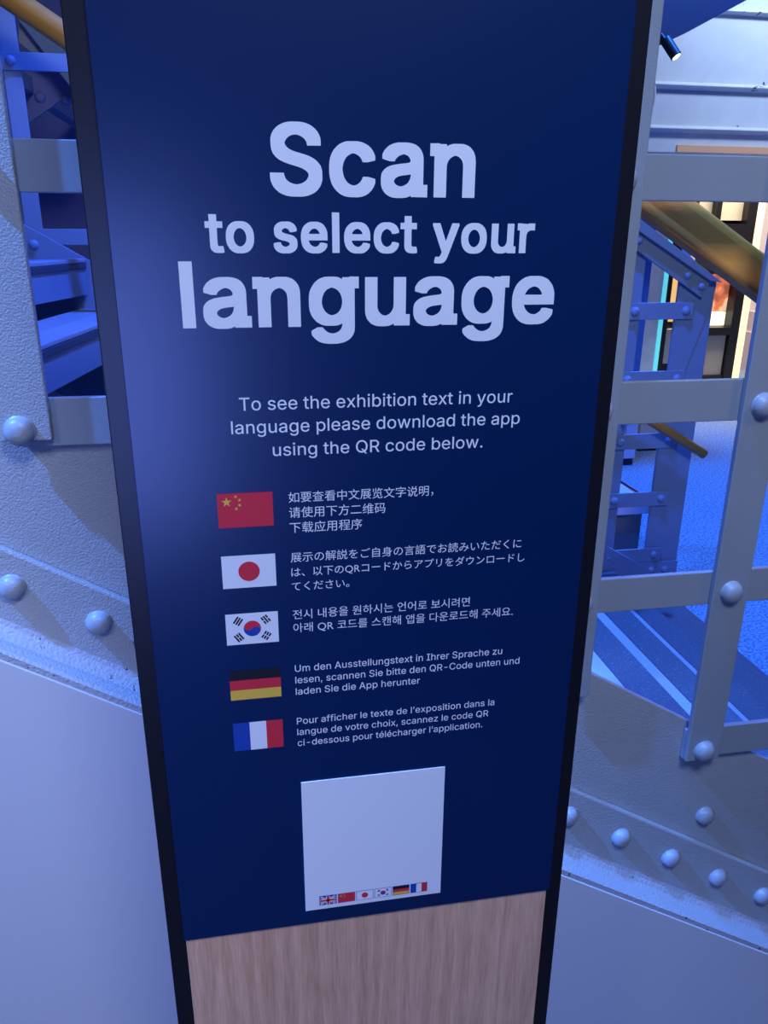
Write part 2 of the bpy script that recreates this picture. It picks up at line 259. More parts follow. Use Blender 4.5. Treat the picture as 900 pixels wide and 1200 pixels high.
GLYPHS = {'body': {",":[266,[52,-168,114,-168,119,-164,192,94,191,98,188,101,96,102,90,98,49,-158,48,-164]],
"-":[630,[157,256,462,255,466,258,467,262,467,336,464,339,460,340,158,340,154,338,153,332,153,262]],
".":[266,[119,-8,148,-8,166,-1,178,10,188,21,197,42,198,58,197,72,188,92,180,102,162,116,148,121,132,124,114,121,104,117,86,105,72,88,66,74,65,64,66,40,72,23,88,6,98,-2]],
"A":[667,[22,-4,114,-4,120,-2,187,188,192,191,470,191,473,186,540,-2,546,-4,632,-4,640,-2,637,12,396,668,384,700,380,703,278,704,273,700,21,10,19,0],[220,278,220,284,268,418,325,604,328,610,376,458,439,280,436,278]],
"C":[709,[364,-14,406,-12,436,-7,470,3,498,13,520,25,558,52,583,74,602,96,619,122,639,164,654,218,652,222,648,224,560,223,556,218,547,186,534,162,520,142,504,126,472,102,454,93,414,81,390,78,364,77,332,80,288,91,256,107,224,132,195,166,175,200,160,240,150,290,146,342,150,408,159,456,175,500,199,538,226,568,254,591,290,609,326,619,376,623,406,620,426,616,454,607,472,598,494,582,519,558,532,542,548,510,556,482,560,476,564,475,648,475,652,476,654,480,647,512,636,544,619,578,597,610,579,630,560,647,528,671,498,686,478,694,436,707,368,714,332,711,300,706,268,698,238,686,201,666,178,649,146,620,131,602,110,574,92,540,77,508,66,472,58,434,52,392,51,362,53,300,57,270,69,218,78,190,96,150,109,126,131,98,154,73,178,51,204,31,234,14,300,-7,330,-12]],
"I":[420,[43,-4,366,-4,373,0,374,76,372,81,366,82,258,82,256,83,256,86,256,616,260,618,366,618,372,619,374,624,374,696,370,703,46,704,40,700,39,624,42,619,46,618,156,618,158,614,158,84,154,82,46,82,42,81,39,76,39,2]],
"P":[619,[83,-4,170,-4,174,-3,176,0,177,252,352,253,378,255,420,264,458,282,490,303,519,332,539,362,554,400,564,438,566,490,564,518,559,538,553,560,540,592,522,620,492,650,458,673,414,692,374,700,326,704,86,704,80,700,79,4,80,-2],[178,337,176,342,177,618,318,618,356,616,382,610,406,600,426,586,443,570,457,546,468,504,468,452,462,424,455,406,444,387,428,369,408,356,384,345,352,339,326,337]],
"Q":[740,[551,-70,640,-70,646,-66,643,-58,560,54,583,74,604,98,624,126,640,154,660,204,675,264,681,308,681,392,675,434,668,468,653,516,642,542,625,570,604,601,584,624,556,650,532,668,500,685,466,698,434,706,404,711,368,714,330,711,300,706,268,698,238,686,204,669,178,649,152,626,131,602,110,574,95,546,73,496,65,468,56,422,52,390,51,338,52,308,57,270,66,228,78,190,90,162,109,126,138,90,178,51,204,31,230,16,300,-7,328,-12,366,-14,406,-12,436,-7,490,10,548,-67],[358,77,330,79,316,82,290,90,257,106,224,132,200,161,175,200,159,242,149,298,146,358,150,408,160,460,175,500,199,538,219,562,224,568,256,593,288,608,326,619,370,623,408,619,444,610,460,602,478,593,510,568,536,538,557,502,574,456,585,404,587,334,585,294,577,256,573,240,558,200,536,162,510,133,504,129,432,222,340,223,334,221,334,218,336,213,431,88,428,85,404,79]],
"R":[625,[83,-4,170,-4,174,-3,176,0,176,267,332,269,336,269,338,266,482,-2,488,-4,584,-4,591,-2,592,2,588,8,438,284,440,287,462,296,490,315,521,342,539,370,556,408,564,444,566,472,564,524,556,560,540,597,522,626,514,634,492,654,460,676,418,692,376,700,328,704,86,704,80,700,79,4,80,-2],[178,355,176,360,177,618,320,618,356,616,408,602,428,589,444,574,456,556,464,534,469,512,470,468,464,434,456,414,444,396,432,385,410,372,392,364,356,356]],
"S":[622,[292,-16,358,-14,402,-5,444,11,482,32,513,58,535,88,551,116,563,158,565,186,564,220,558,244,547,272,530,296,497,330,476,344,428,368,382,383,272,412,234,427,214,437,196,449,182,462,171,476,165,494,162,518,169,554,180,573,194,588,220,607,256,621,282,625,314,627,350,623,384,614,410,600,431,582,441,572,453,552,459,520,464,516,548,516,554,518,555,526,552,552,540,588,520,621,496,648,470,669,440,686,398,703,356,711,312,714,268,711,218,700,190,689,168,677,153,668,124,646,100,619,88,598,81,584,70,550,68,506,73,468,92,425,116,395,152,367,198,344,242,328,358,296,406,279,440,257,455,242,464,230,470,208,472,192,470,172,461,146,448,127,434,112,416,98,392,86,368,78,340,73,308,71,288,72,254,77,228,85,208,94,190,107,172,124,160,142,152,162,148,186,144,191,54,192,50,191,49,188,53,152,66,116,84,82,112,50,140,27,178,7,216,-6,260,-14]],
"T":[625,[265,-4,350,-4,355,-2,357,2,357,616,360,618,572,618,576,620,577,626,577,698,573,704,48,704,42,703,40,700,40,624,41,620,44,618,258,618,261,616,261,4,262,-2]],
"U":[718,[346,-14,410,-12,458,-1,502,18,540,43,574,76,599,108,618,150,629,196,632,230,632,696,631,702,628,704,542,704,538,702,536,698,536,236,534,214,525,180,513,154,499,134,476,111,454,97,426,85,392,77,378,76,318,77,286,85,262,95,235,112,214,132,193,166,185,184,177,212,175,236,175,698,172,703,168,704,86,704,82,703,79,700,79,230,82,196,93,150,114,108,138,75,170,43,180,36,210,17,258,-2,300,-12]],
"a":[542,[210,-16,248,-14,274,-10,298,-2,318,8,338,22,358,42,376,66,377,62,377,2,380,-3,384,-4,460,-4,465,-2,467,2,467,356,465,382,458,414,446,442,436,458,412,486,374,511,330,525,288,532,238,531,212,527,184,520,158,510,126,494,106,478,87,460,67,432,53,402,54,398,60,395,138,373,141,376,146,388,162,408,176,422,190,432,204,439,230,447,246,450,278,451,312,446,332,438,344,430,355,420,363,408,369,396,374,376,376,352,370,334,362,326,352,321,342,319,246,307,176,295,130,281,106,269,85,256,73,244,56,224,45,200,40,176,37,148,40,116,49,84,63,60,78,39,100,19,130,2,162,-9],[226,66,196,70,174,77,154,89,142,102,136,112,132,128,131,154,136,176,145,190,155,198,170,207,184,215,200,220,224,225,304,235,344,243,375,252,376,192,373,168,364,140,346,112,330,96,314,85,290,74,262,68]],
"b":[590,[304,-14,320,-15,358,-12,402,3,430,17,464,44,495,82,514,117,525,150,538,208,540,248,538,310,528,360,512,406,488,444,463,474,432,499,394,519,358,529,322,532,286,531,260,526,234,517,215,504,189,482,162,447,161,700,158,703,154,704,74,704,70,702,69,696,69,0,72,-3,76,-4,150,-4,156,-2,158,2,158,74,160,77,192,34,202,24,218,12,240,0,258,-8,286,-14],[294,69,274,71,262,74,246,80,232,88,206,109,190,131,175,160,166,190,161,220,159,260,161,300,166,332,176,363,187,386,196,397,218,421,246,439,272,447,304,450,334,447,362,438,382,426,394,416,403,408,414,392,429,364,441,326,446,294,447,248,446,224,441,194,432,164,418,136,401,112,384,96,360,79,332,71]],
"c":[552,[279,-14,328,-12,358,-6,402,13,424,26,457,56,472,74,488,102,503,138,501,142,498,145,418,165,414,160,407,140,399,124,381,102,372,94,354,83,340,77,312,70,286,67,254,71,228,78,204,92,182,112,165,136,153,160,144,192,136,254,138,286,143,318,152,354,165,380,182,406,204,425,226,438,252,447,284,450,318,447,350,436,370,425,379,416,400,390,408,374,413,360,416,357,496,376,501,380,495,400,479,432,458,462,436,482,422,493,378,515,356,523,312,532,244,530,202,520,158,498,125,472,96,440,75,404,68,388,56,356,47,312,43,264,47,204,56,160,73,116,97,76,130,42,162,17,200,-1,240,-11]],
"d":[590,[261,-14,298,-14,322,-9,348,2,368,13,386,28,397,40,424,77,426,74,426,2,428,-2,434,-4,510,-4,514,-3,516,0,516,696,515,702,512,704,430,704,426,703,424,700,424,444,421,444,399,476,383,492,370,503,346,518,324,526,300,531,262,532,226,529,190,519,170,509,152,500,124,476,92,440,72,404,56,362,45,310,43,270,45,210,55,160,75,110,93,76,116,48,150,19,190,-1,222,-11],[272,69,252,71,223,80,197,98,182,112,169,130,155,158,144,190,138,230,136,264,138,290,144,328,152,358,165,384,180,406,201,424,226,440,250,447,284,450,312,447,338,439,362,424,380,408,397,384,409,362,417,332,422,300,425,254,423,226,418,196,409,162,396,132,381,112,360,92,336,79,310,71]],
"e":[563,[286,-14,324,-14,356,-9,388,1,418,16,442,32,463,50,480,72,496,99,505,122,505,126,498,130,422,148,417,146,402,115,388,102,374,90,350,77,330,71,292,67,260,70,234,76,210,87,190,102,176,116,165,130,154,150,144,174,139,204,138,227,508,228,512,230,514,234,514,288,513,312,507,348,495,388,481,420,462,449,445,468,416,493,392,507,368,518,338,527,324,529,274,532,240,530,230,528,194,517,166,502,153,494,124,471,95,438,71,396,56,354,45,306,43,250,47,204,55,166,70,124,96,78,122,47,158,19,196,1,244,-11],[138,308,137,318,144,346,152,368,168,394,183,412,200,426,224,440,250,447,282,450,312,447,340,440,360,428,378,412,394,390,407,368,415,338,420,310,416,308]],
"f":[357,[111,-4,192,-4,196,-3,199,0,199,444,202,446,312,446,316,448,318,454,318,518,316,524,312,525,200,526,200,594,206,618,214,630,226,640,244,645,268,648,286,647,312,641,315,642,338,716,336,720,322,725,278,733,234,732,212,727,186,718,164,705,145,690,134,676,115,646,108,614,106,526,10,525,6,524,4,520,4,452,6,447,12,446,104,446,107,444,107,4,108,-2]],
"g":[592,[282,-212,326,-209,362,-203,398,-192,432,-174,463,-152,484,-126,504,-90,513,-54,516,-10,516,518,515,522,512,525,434,525,428,524,426,518,426,448,424,444,406,470,386,492,370,505,352,515,324,526,300,531,264,532,226,529,190,519,152,500,118,470,94,442,79,416,71,402,55,362,45,314,43,274,45,214,54,170,73,120,96,86,122,56,152,35,190,15,230,5,262,3,298,4,326,10,368,28,396,53,422,88,424,88,424,-8,420,-46,407,-76,399,-86,385,-100,360,-115,324,-127,296,-129,256,-128,232,-124,200,-111,183,-100,164,-82,142,-55,138,-53,67,-94,67,-98,78,-118,106,-149,131,-170,152,-183,184,-197,214,-205],[278,85,250,88,222,96,200,108,182,124,168,142,153,170,144,198,138,234,136,268,139,302,144,332,154,362,164,384,180,406,202,426,226,440,250,447,282,450,312,447,340,438,362,426,376,413,394,391,409,362,419,330,424,300,425,254,424,228,419,198,410,170,396,144,380,122,362,107,340,95,306,87]],
"h":[571,[73,-4,154,-4,160,0,161,324,162,342,167,364,177,388,190,406,204,420,222,432,242,442,276,448,294,448,320,445,350,434,372,416,382,404,390,392,397,370,403,326,404,0,410,-4,488,-4,493,-2,495,2,495,334,492,376,486,408,474,440,456,468,448,477,433,492,408,511,366,526,346,531,324,532,278,530,240,518,204,498,179,476,162,451,161,698,160,702,156,704,76,704,71,702,69,698,69,4,70,-2]],
"i":[237,[73,-4,154,-4,159,-2,161,2,161,518,160,522,156,525,76,525,71,524,69,520,69,4,70,-2],[113,606,132,607,146,613,156,620,170,636,176,648,177,658,176,680,170,694,164,701,157,708,144,717,132,722,116,724,100,722,84,715,73,708,61,694,55,680,53,664,55,648,60,638,74,621,88,611,102,606]],
"l":[231,[70,-4,152,-4,156,-2,158,2,158,696,157,702,152,704,72,704,68,702,66,698,66,4,67,-2]],
"m":[846,[73,-4,154,-4,160,0,161,338,165,368,168,378,176,396,188,412,202,426,234,444,256,449,272,450,304,447,324,440,332,435,346,424,360,408,370,384,373,358,373,4,375,-2,380,-4,458,-4,464,0,465,348,467,366,479,400,488,412,503,428,518,438,534,445,556,449,578,450,602,449,626,440,646,429,663,410,674,384,678,350,678,0,680,-3,684,-4,762,-4,768,-3,770,4,770,354,768,384,759,426,747,454,730,478,708,500,684,515,658,527,628,534,576,534,546,528,526,521,498,506,478,492,461,474,445,454,438,439,419,474,398,499,374,517,338,531,298,535,258,530,238,522,214,509,196,495,179,478,160,447,158,450,158,518,156,524,150,525,76,525,72,524,69,518,69,4,70,-2]],
"n":[571,[73,-4,154,-4,160,0,161,324,162,342,167,364,177,388,190,406,204,420,222,432,242,442,276,448,294,448,320,445,350,434,372,416,382,404,390,392,397,370,403,326,404,0,410,-4,488,-4,494,-2,495,4,495,334,492,376,486,408,471,446,455,468,434,492,408,511,378,523,346,531,306,532,272,529,242,519,208,502,179,476,160,446,158,450,158,518,156,524,152,525,76,525,70,522,69,518,69,4,70,-2]],
"o":[578,[279,-14,332,-11,376,1,414,19,448,46,478,82,495,112,505,134,515,162,525,204,528,252,525,312,515,356,497,402,474,440,446,472,412,499,364,521,328,530,292,532,244,530,196,518,158,498,124,471,96,440,75,404,68,388,56,356,47,312,43,264,47,204,56,160,73,116,97,76,130,42,162,17,200,-1,240,-11],[284,67,254,71,225,80,203,92,182,112,165,136,152,162,144,192,138,228,136,260,143,318,152,354,165,380,182,406,203,424,228,439,252,447,286,450,318,447,346,438,370,423,392,402,407,380,419,354,428,326,433,296,435,256,433,220,428,192,423,174,407,136,391,114,369,94,346,79,316,71]],
"p":[590,[73,-200,154,-201,158,-200,161,-196,162,73,185,42,202,24,218,12,242,0,258,-8,286,-14,320,-15,352,-13,402,3,430,17,464,44,490,74,514,117,528,158,538,210,540,248,538,310,528,360,512,404,488,444,463,474,434,498,394,518,352,530,322,532,286,531,260,526,232,516,204,495,185,478,160,443,158,446,158,518,156,524,150,525,76,525,70,522,69,-194,70,-198],[294,69,274,71,262,74,246,80,232,88,206,109,190,131,175,160,166,190,161,220,159,260,161,300,166,332,176,363,187,386,196,397,218,421,246,439,272,447,304,450,334,447,362,438,382,426,394,416,403,408,414,392,429,364,441,326,446,294,447,248,446,224,441,194,432,164,418,136,401,112,384,96,360,79,332,71]],
"r":[363,[73,-4,154,-4,158,-3,161,0,161,336,162,350,166,366,175,386,188,404,202,417,218,429,238,437,280,444,336,440,338,446,338,524,334,531,284,533,264,531,234,522,210,510,188,492,168,468,160,453,158,456,158,518,156,524,150,525,76,525,70,522,69,4,70,-2]],
"s":[509,[238,-14,286,-14,320,-8,358,4,388,21,412,40,432,63,448,90,457,118,459,150,456,176,446,206,426,234,400,258,354,281,238,310,190,326,172,338,162,348,156,360,154,376,156,398,166,416,182,433,198,442,232,452,256,454,284,452,316,442,332,432,346,416,357,400,365,380,368,377,440,393,448,397,449,402,442,422,429,446,414,468,396,487,376,502,346,517,324,525,292,531,222,531,188,524,158,513,130,499,108,482,86,458,71,430,63,404,61,384,61,372,65,342,76,312,94,286,121,264,162,243,194,233,316,202,332,195,346,185,358,170,362,158,364,142,361,122,352,105,334,89,322,82,310,76,280,68,252,66,222,68,194,75,172,86,156,100,143,120,134,146,130,151,60,136,52,134,47,130,46,126,52,100,66,72,82,50,103,30,124,14,156,-1,186,-9,216,-14]],
"t":[319,[231,-10,274,-7,292,-1,297,4,283,70,280,76,276,78,248,73,214,74,200,79,192,84,182,98,178,118,177,134,177,444,180,446,278,446,282,447,285,452,285,520,283,524,278,525,178,526,177,646,176,650,170,652,90,652,86,650,85,646,85,526,82,525,10,525,6,524,4,518,4,452,6,448,10,446,82,446,85,444,85,130,89,90,102,56,124,26,154,6,192,-6]],
"u":[571,[246,-10,280,-9,292,-7,320,2,354,20,385,48,404,76,406,72,406,2,408,-2,414,-4,488,-4,494,0,495,518,492,524,410,525,404,522,403,202,402,182,399,170,394,152,386,134,374,116,358,100,340,88,324,80,300,74,284,73,240,77,213,88,191,106,177,126,163,162,161,192,160,522,158,524,152,525,76,525,70,522,69,176,70,150,78,114,91,82,99,68,110,52,133,28,154,13,184,-1,216,-8]],
"v":[542,[224,-4,308,-4,314,0,513,518,513,522,510,524,422,525,416,522,295,188,268,96,233,208,119,522,114,525,28,525,21,522,20,518,25,506,211,22,219,2]],
"w":[787,[190,-4,272,-4,277,0,352,258,390,405,434,238,502,0,504,-3,508,-4,586,-4,592,-2,598,12,751,512,753,520,752,523,746,525,662,525,658,524,656,520,577,238,548,116,546,113,530,186,502,296,438,522,432,525,350,525,344,524,268,256,237,120,234,112,201,246,123,522,118,525,36,525,30,524,28,520,31,508,184,4,186,-1]],
"x":[528,[29,-4,122,-4,128,-2,224,140,260,205,298,140,392,-2,398,-4,488,-4,494,-2,495,2,492,8,314,264,485,516,487,520,486,524,480,525,390,525,385,524,317,422,287,374,262,327,237,374,140,523,136,525,44,525,38,523,37,520,39,516,208,268,28,6,26,0]],
"y":[542,[105,-202,152,-202,172,-198,198,-188,228,-167,246,-150,271,-112,287,-74,511,512,514,520,510,524,422,525,416,522,303,212,268,99,233,208,119,522,114,525,28,525,21,522,23,510,220,-2,195,-72,185,-88,166,-108,154,-115,140,-119,128,-120,86,-114,81,-118,61,-190,64,-195,76,-199]],
"z":[530,[58,-4,462,-4,469,-2,470,4,470,74,469,78,466,81,182,81,178,82,460,452,462,458,462,518,460,524,454,525,70,525,63,522,62,518,62,446,63,442,66,440,340,440,343,438,56,68,54,62,54,2]],
"\u00e9":[563,[286,-14,324,-14,356,-9,388,1,418,16,442,32,463,50,480,72,496,99,505,122,505,126,498,130,422,148,417,146,402,115,388,102,374,90,350,77,330,71,292,67,260,70,234,76,210,87,190,102,176,116,165,130,154,150,144,174,139,204,138,227,508,228,512,230,514,234,514,288,513,312,507,348,495,388,481,420,462,449,445,468,416,493,392,507,368,518,338,527,324,529,274,532,240,530,230,528,194,517,166,502,153,494,124,471,95,438,71,396,56,354,45,306,43,250,47,204,55,166,70,124,96,78,122,47,158,19,196,1,244,-11],[138,308,137,318,144,346,152,368,168,394,183,412,200,426,224,440,250,447,282,450,312,447,340,440,360,428,378,412,394,390,407,368,415,338,420,310,416,308],[244,586,310,586,315,588,405,724,406,730,400,732,312,732,307,730,241,592,241,588]],
"\u2019":[251,[72,434,132,433,138,436,210,692,211,700,208,703,116,704,112,703,109,700,68,442,69,436]],
" ":[260]},
'head': {"S":[651,[265,-36,348,-36,386,-34,432,-24,474,-7,507,10,540,40,562,68,578,98,589,136,591,164,591,222,590,242,587,254,574,293,557,316,535,338,522,350,500,365,454,388,410,403,300,432,260,447,238,458,222,470,210,481,200,493,193,508,191,518,196,536,208,554,222,570,236,581,258,593,282,601,308,604,324,603,358,594,390,576,411,556,426,534,433,500,436,496,574,496,580,498,581,546,578,574,566,608,547,640,520,669,494,690,466,707,424,723,384,731,336,734,286,734,240,731,200,723,162,709,128,690,98,667,91,658,73,638,56,608,44,570,42,544,42,486,47,448,62,410,90,374,126,346,172,324,230,303,330,276,380,258,416,236,428,224,438,210,443,190,437,172,422,146,409,132,390,119,366,106,340,98,310,93,280,97,254,105,232,115,214,128,199,142,187,160,178,184,174,206,170,212,28,212,23,210,22,168,28,128,39,96,44,86,58,62,80,36,112,8,152,-13,190,-26,232,-34]],
"a":[571,[183,-36,252,-36,276,-34,300,-30,322,-23,350,-9,351,-10,351,-20,356,-24,538,-25,542,-24,542,108,538,110,496,110,493,112,493,376,491,402,484,436,472,462,458,484,446,498,438,507,420,520,400,532,384,538,358,545,314,552,212,551,184,547,156,540,132,531,114,522,102,515,80,499,59,478,42,454,27,424,27,382,30,377,110,353,164,353,168,356,173,368,182,382,202,402,216,411,232,419,252,426,266,429,284,426,294,423,304,419,318,410,332,396,338,386,343,374,346,360,344,354,338,347,326,341,296,336,218,327,148,315,122,308,96,298,80,290,64,279,48,265,29,242,19,222,14,198,11,170,11,128,13,102,22,66,36,40,58,13,76,-2,102,-17,134,-29,162,-34],[234,88,218,91,190,102,180,110,172,117,163,132,159,144,163,158,172,170,180,178,194,186,212,195,228,200,252,205,350,218,348,196,342,170,331,148,319,130,306,117,276,100,264,94]],
"c":[581,[252,-34,318,-35,362,-31,394,-23,428,-8,450,6,483,36,488,42,510,74,529,118,529,158,524,165,446,185,392,185,388,180,381,160,372,144,360,128,348,116,320,99,290,91,282,91,252,100,222,118,208,132,196,148,179,182,170,212,164,252,164,266,169,298,178,334,192,362,208,386,228,404,252,418,278,427,292,427,316,419,344,404,354,396,367,380,381,356,386,340,390,337,446,337,522,356,528,360,528,400,527,406,509,446,484,482,466,499,447,514,416,530,384,543,340,552,252,552,216,550,170,538,134,519,99,492,67,456,47,422,30,378,21,332,17,284,17,230,21,184,32,134,47,96,67,62,104,22,136,-3,174,-21,212,-31]],
"e":[592,[259,-34,352,-34,388,-28,416,-19,426,-14,442,-5,466,11,490,32,508,53,519,72,523,78,532,104,532,144,531,146,528,149,450,168,396,168,390,164,374,134,354,114,338,104,324,97,304,91,288,90,270,94,258,97,236,108,212,126,196,142,182,166,171,192,169,206,172,208,534,208,536,208,540,212,539,334,532,374,521,410,508,440,488,468,463,496,445,512,418,528,394,538,364,547,338,551,318,552,248,552,214,550,168,537,132,518,94,488,68,458,58,442,44,416,30,376,19,328,17,290,17,230,21,184,32,134,47,96,67,62,99,24,136,-3,176,-21,216,-31],[174,328,173,332,181,352,195,374,209,392,228,407,250,419,280,427,286,427,312,420,332,410,343,400,352,392,367,372,380,348,385,330,384,328,382,328]],
"g":[620,[255,-232,312,-232,354,-229,388,-223,426,-211,458,-195,488,-173,511,-146,530,-112,539,-76,542,-32,542,414,544,417,588,417,591,418,591,548,590,552,484,552,482,551,481,546,478,545,404,545,400,540,400,526,398,523,374,538,352,546,326,551,238,552,198,549,163,538,128,521,122,516,96,494,72,466,45,424,29,384,19,334,17,294,17,230,19,194,29,144,46,102,69,66,96,36,126,14,162,-5,204,-15,236,-17,326,-16,354,-10,376,-1,396,9,397,8,394,-26,379,-60,356,-82,332,-96,298,-107,282,-108,258,-104,240,-98,222,-89,202,-73,166,-33,110,-33,48,-68,40,-74,40,-116,48,-132,56,-142,79,-168,106,-192,132,-207,158,-217,186,-225,218,-229],[276,108,252,114,226,128,209,144,194,162,179,192,170,218,164,256,164,272,170,310,180,340,192,366,207,386,227,406,246,416,276,427,284,427,312,419,336,405,354,389,370,368,383,342,393,310,398,280,398,250,393,218,383,188,369,162,353,142,334,126,312,115,286,108]],
"l":[260,[43,-24,178,-24,182,-23,184,-20,184,718,183,722,180,724,46,724,42,723,40,720,40,-18,40,-20]],
"n":[600,[46,-24,182,-24,187,-20,187,302,188,320,193,344,203,368,218,388,228,399,246,411,270,422,286,425,294,425,324,414,346,396,364,372,373,340,377,304,377,-20,380,-24,384,-24,514,-24,520,-22,521,-18,521,354,518,396,512,430,499,462,482,488,458,514,432,532,404,543,372,551,280,552,252,550,214,539,186,524,184,526,184,540,180,545,106,545,103,546,102,551,100,552,-6,551,-7,418,-4,417,40,417,43,414,43,-18,43,-20]],
"o":[607,[252,-34,314,-35,358,-31,402,-19,439,-2,473,26,505,64,522,92,531,114,541,140,551,184,554,232,554,284,551,332,541,376,524,422,501,460,472,492,448,512,438,519,399,538,360,549,318,552,250,552,216,550,170,538,134,519,99,492,67,456,47,422,30,378,21,332,17,284,17,230,21,184,32,134,47,96,67,62,104,22,136,-3,174,-21,212,-31],[280,91,252,99,228,113,208,132,196,148,179,180,176,190,170,212,165,242,164,264,170,302,178,334,192,362,208,386,228,404,252,418,278,427,286,427,292,427,318,418,344,403,364,384,378,364,393,332,402,304,407,274,408,252,402,212,392,180,380,154,364,134,344,114,320,100,290,91]],
"r":[392,[46,-24,182,-24,187,-20,187,314,188,328,192,344,203,370,215,386,227,396,246,410,268,418,290,422,296,422,310,419,358,419,363,422,364,426,364,546,364,548,360,552,336,553,258,553,236,551,208,543,186,531,184,532,184,542,180,545,106,545,103,546,102,551,100,552,-4,552,-7,550,-7,418,-4,417,40,417,43,414,43,-18,43,-20]],
"s":[538,[211,-34,314,-34,352,-27,386,-15,412,0,437,18,454,38,474,68,483,96,485,120,485,172,481,202,470,232,453,254,444,262,420,282,386,299,342,312,264,330,216,347,200,356,191,366,183,380,184,384,192,397,208,413,230,425,254,431,260,431,284,424,306,411,320,396,330,380,338,360,342,357,396,357,466,373,473,376,475,380,475,422,466,448,442,487,420,508,400,523,374,537,346,546,318,551,296,552,196,551,160,544,130,533,100,516,83,502,60,478,45,452,37,426,35,404,35,352,39,320,50,290,67,268,75,260,100,240,136,223,180,209,266,189,290,182,304,175,324,161,331,152,334,144,334,140,326,124,308,109,284,96,250,88,222,95,196,108,182,120,170,138,160,168,156,171,100,171,28,155,24,154,21,150,20,106,26,80,40,52,55,32,76,10,100,-7,130,-21,160,-29,190,-34]],
"t":[348,[204,-30,266,-30,294,-28,318,-22,323,-16,323,24,307,96,302,98,250,98,236,96,226,99,216,106,208,118,204,138,203,154,203,424,206,426,306,426,310,428,311,432,311,540,308,544,306,545,204,546,203,666,200,672,64,672,60,670,59,666,59,546,56,545,-16,545,-21,542,-22,538,-22,430,-20,427,-16,426,56,426,59,424,59,108,63,68,75,36,99,6,128,-14,166,-26]],
"u":[600,[219,-30,280,-31,314,-28,348,-18,378,-2,380,-4,380,-20,384,-24,566,-25,570,-24,570,108,566,110,524,110,521,112,521,538,521,542,518,545,382,545,377,542,377,222,376,204,369,176,360,156,342,130,333,120,314,108,296,100,278,96,266,97,240,107,218,126,200,150,189,184,187,212,187,542,184,545,180,545,48,545,43,542,43,154,44,130,52,92,64,61,72,48,83,32,108,6,130,-8,158,-21,188,-28]],
"y":[571,[78,-222,166,-223,178,-222,206,-216,218,-211,236,-201,254,-188,274,-168,289,-146,300,-126,313,-96,540,498,540,540,537,544,396,545,390,542,271,212,268,207,265,210,145,542,140,545,0,545,-2,545,-6,542,-6,498,186,-2,178,-28,167,-54,158,-70,150,-80,141,-88,124,-96,110,-94,60,-94,56,-95,54,-98,35,-168,35,-210,40,-216,50,-219]],
" ":[300]}}   # letter outlines: character -> advance and loops, 1000 units to the em
def text_geo(body, face):
    """filled letter mesh of one line (em = 1)"""
    if face:
        c = bpy.data.curves.new('t', 'CURVE'); c.dimensions = '2D'; c.fill_mode = 'BOTH'
        pen, edge = 0.0, -9.0
        for ch in body:
            adv, *loops = GLYPHS[face][ch]
            if loops:                          # keep a small gap to the previous letter
                xs_ = [v for lp in loops for v in lp[0::2]]
                pen = max(pen, edge+0.024-min(xs_)/1000); edge = pen+max(xs_)/1000
            for lp in loops:
                n = len(lp)//2; s_ = c.splines.new('POLY'); s_.points.add(n-1); s_.use_cyclic_u = True
                for k in range(n): s_.points[k].co = (lp[2*k]/1000+pen, lp[2*k+1]/1000, 0, 1)
            pen += adv/1000
    else:
        c = bpy.data.curves.new('t', 'FONT'); c.body = body; c.resolution_u = 4
    o = bpy.data.objects.new('t', c); C.objects.link(o); bpy.context.view_layer.update()
    me = bpy.data.meshes.new_from_object(o.evaluated_get(bpy.context.evaluated_depsgraph_get()))
    vs = [v.co.copy() for v in me.vertices]; fs = [tuple(p.vertices) for p in me.polygons]
    bpy.data.objects.remove(o); bpy.data.curves.remove(c); bpy.data.meshes.remove(me)
    return vs, fs
def lettering(name, lines, parent, y=-0.0005, m=WHITE):
    """lines: (body, x0, x1, baseline z, em height or None, letter face)"""
    bm = NB()
    for body, x0, x1, zb, em, face in lines:
        vs, fs = text_geo(body, face)
        xs = [v.x for v in vs]; a, b = min(xs), max(xs); kx = (x1-x0)/(b-a); kz = em or kx
        nv = [bm.verts.new((x0+(v.x-a)*kx, y, zb+v.y*kz)) for v in vs]
        for f in fs:
            try: bm.faces.new([nv[i] for i in f])
            except ValueError: pass
    o = obj(name, bm, m, parent)
    me = o.data                                     # print faces the reader
    if sum(p.normal.y*p.area for p in me.polygons) > 0: me.flip_normals()
    return o
lettering('heading_lettering', [('Scan', -0.100, 0.099, 1.585, 0.0835, 'head')], panel)
lettering('heading_lettering', [('to select your', -0.163, 0.164, 1.5325, 0.0495, 'head')], panel)
lettering('heading_lettering', [('language', -0.190, 0.190, 1.463, 0.0835, 'head')], panel)
lettering('intro_lettering', [('To see the exhibition text in your', -0.1405, 0.151, 1.3777, 0.0190, 'body'),
    ('language please download the app', -0.150, 0.161, 1.3535, 0.0190, 'body'),
    ('using the QR code below.', -0.1085, 0.120, 1.3283, 0.0190, 'body')], panel)
X0 = -0.094
lettering('chinese_lettering', [('\u5982\u8981\u67e5\u770b\u4e2d\u6587\u5c55\u89c8\u6587\u5b57\u8bf4\u660e\uff0c', X0, 0.066, 1.2765, None, None),
    ('\u8bf7\u4f7f\u7528\u4e0b\u65b9\u4e8c\u7ef4\u7801', X0, 0.012, 1.2590, None, None),
    ('\u4e0b\u8f7d\u5e94\u7528\u7a0b\u5e8f', X0, -0.014, 1.2415, None, None)], panel)
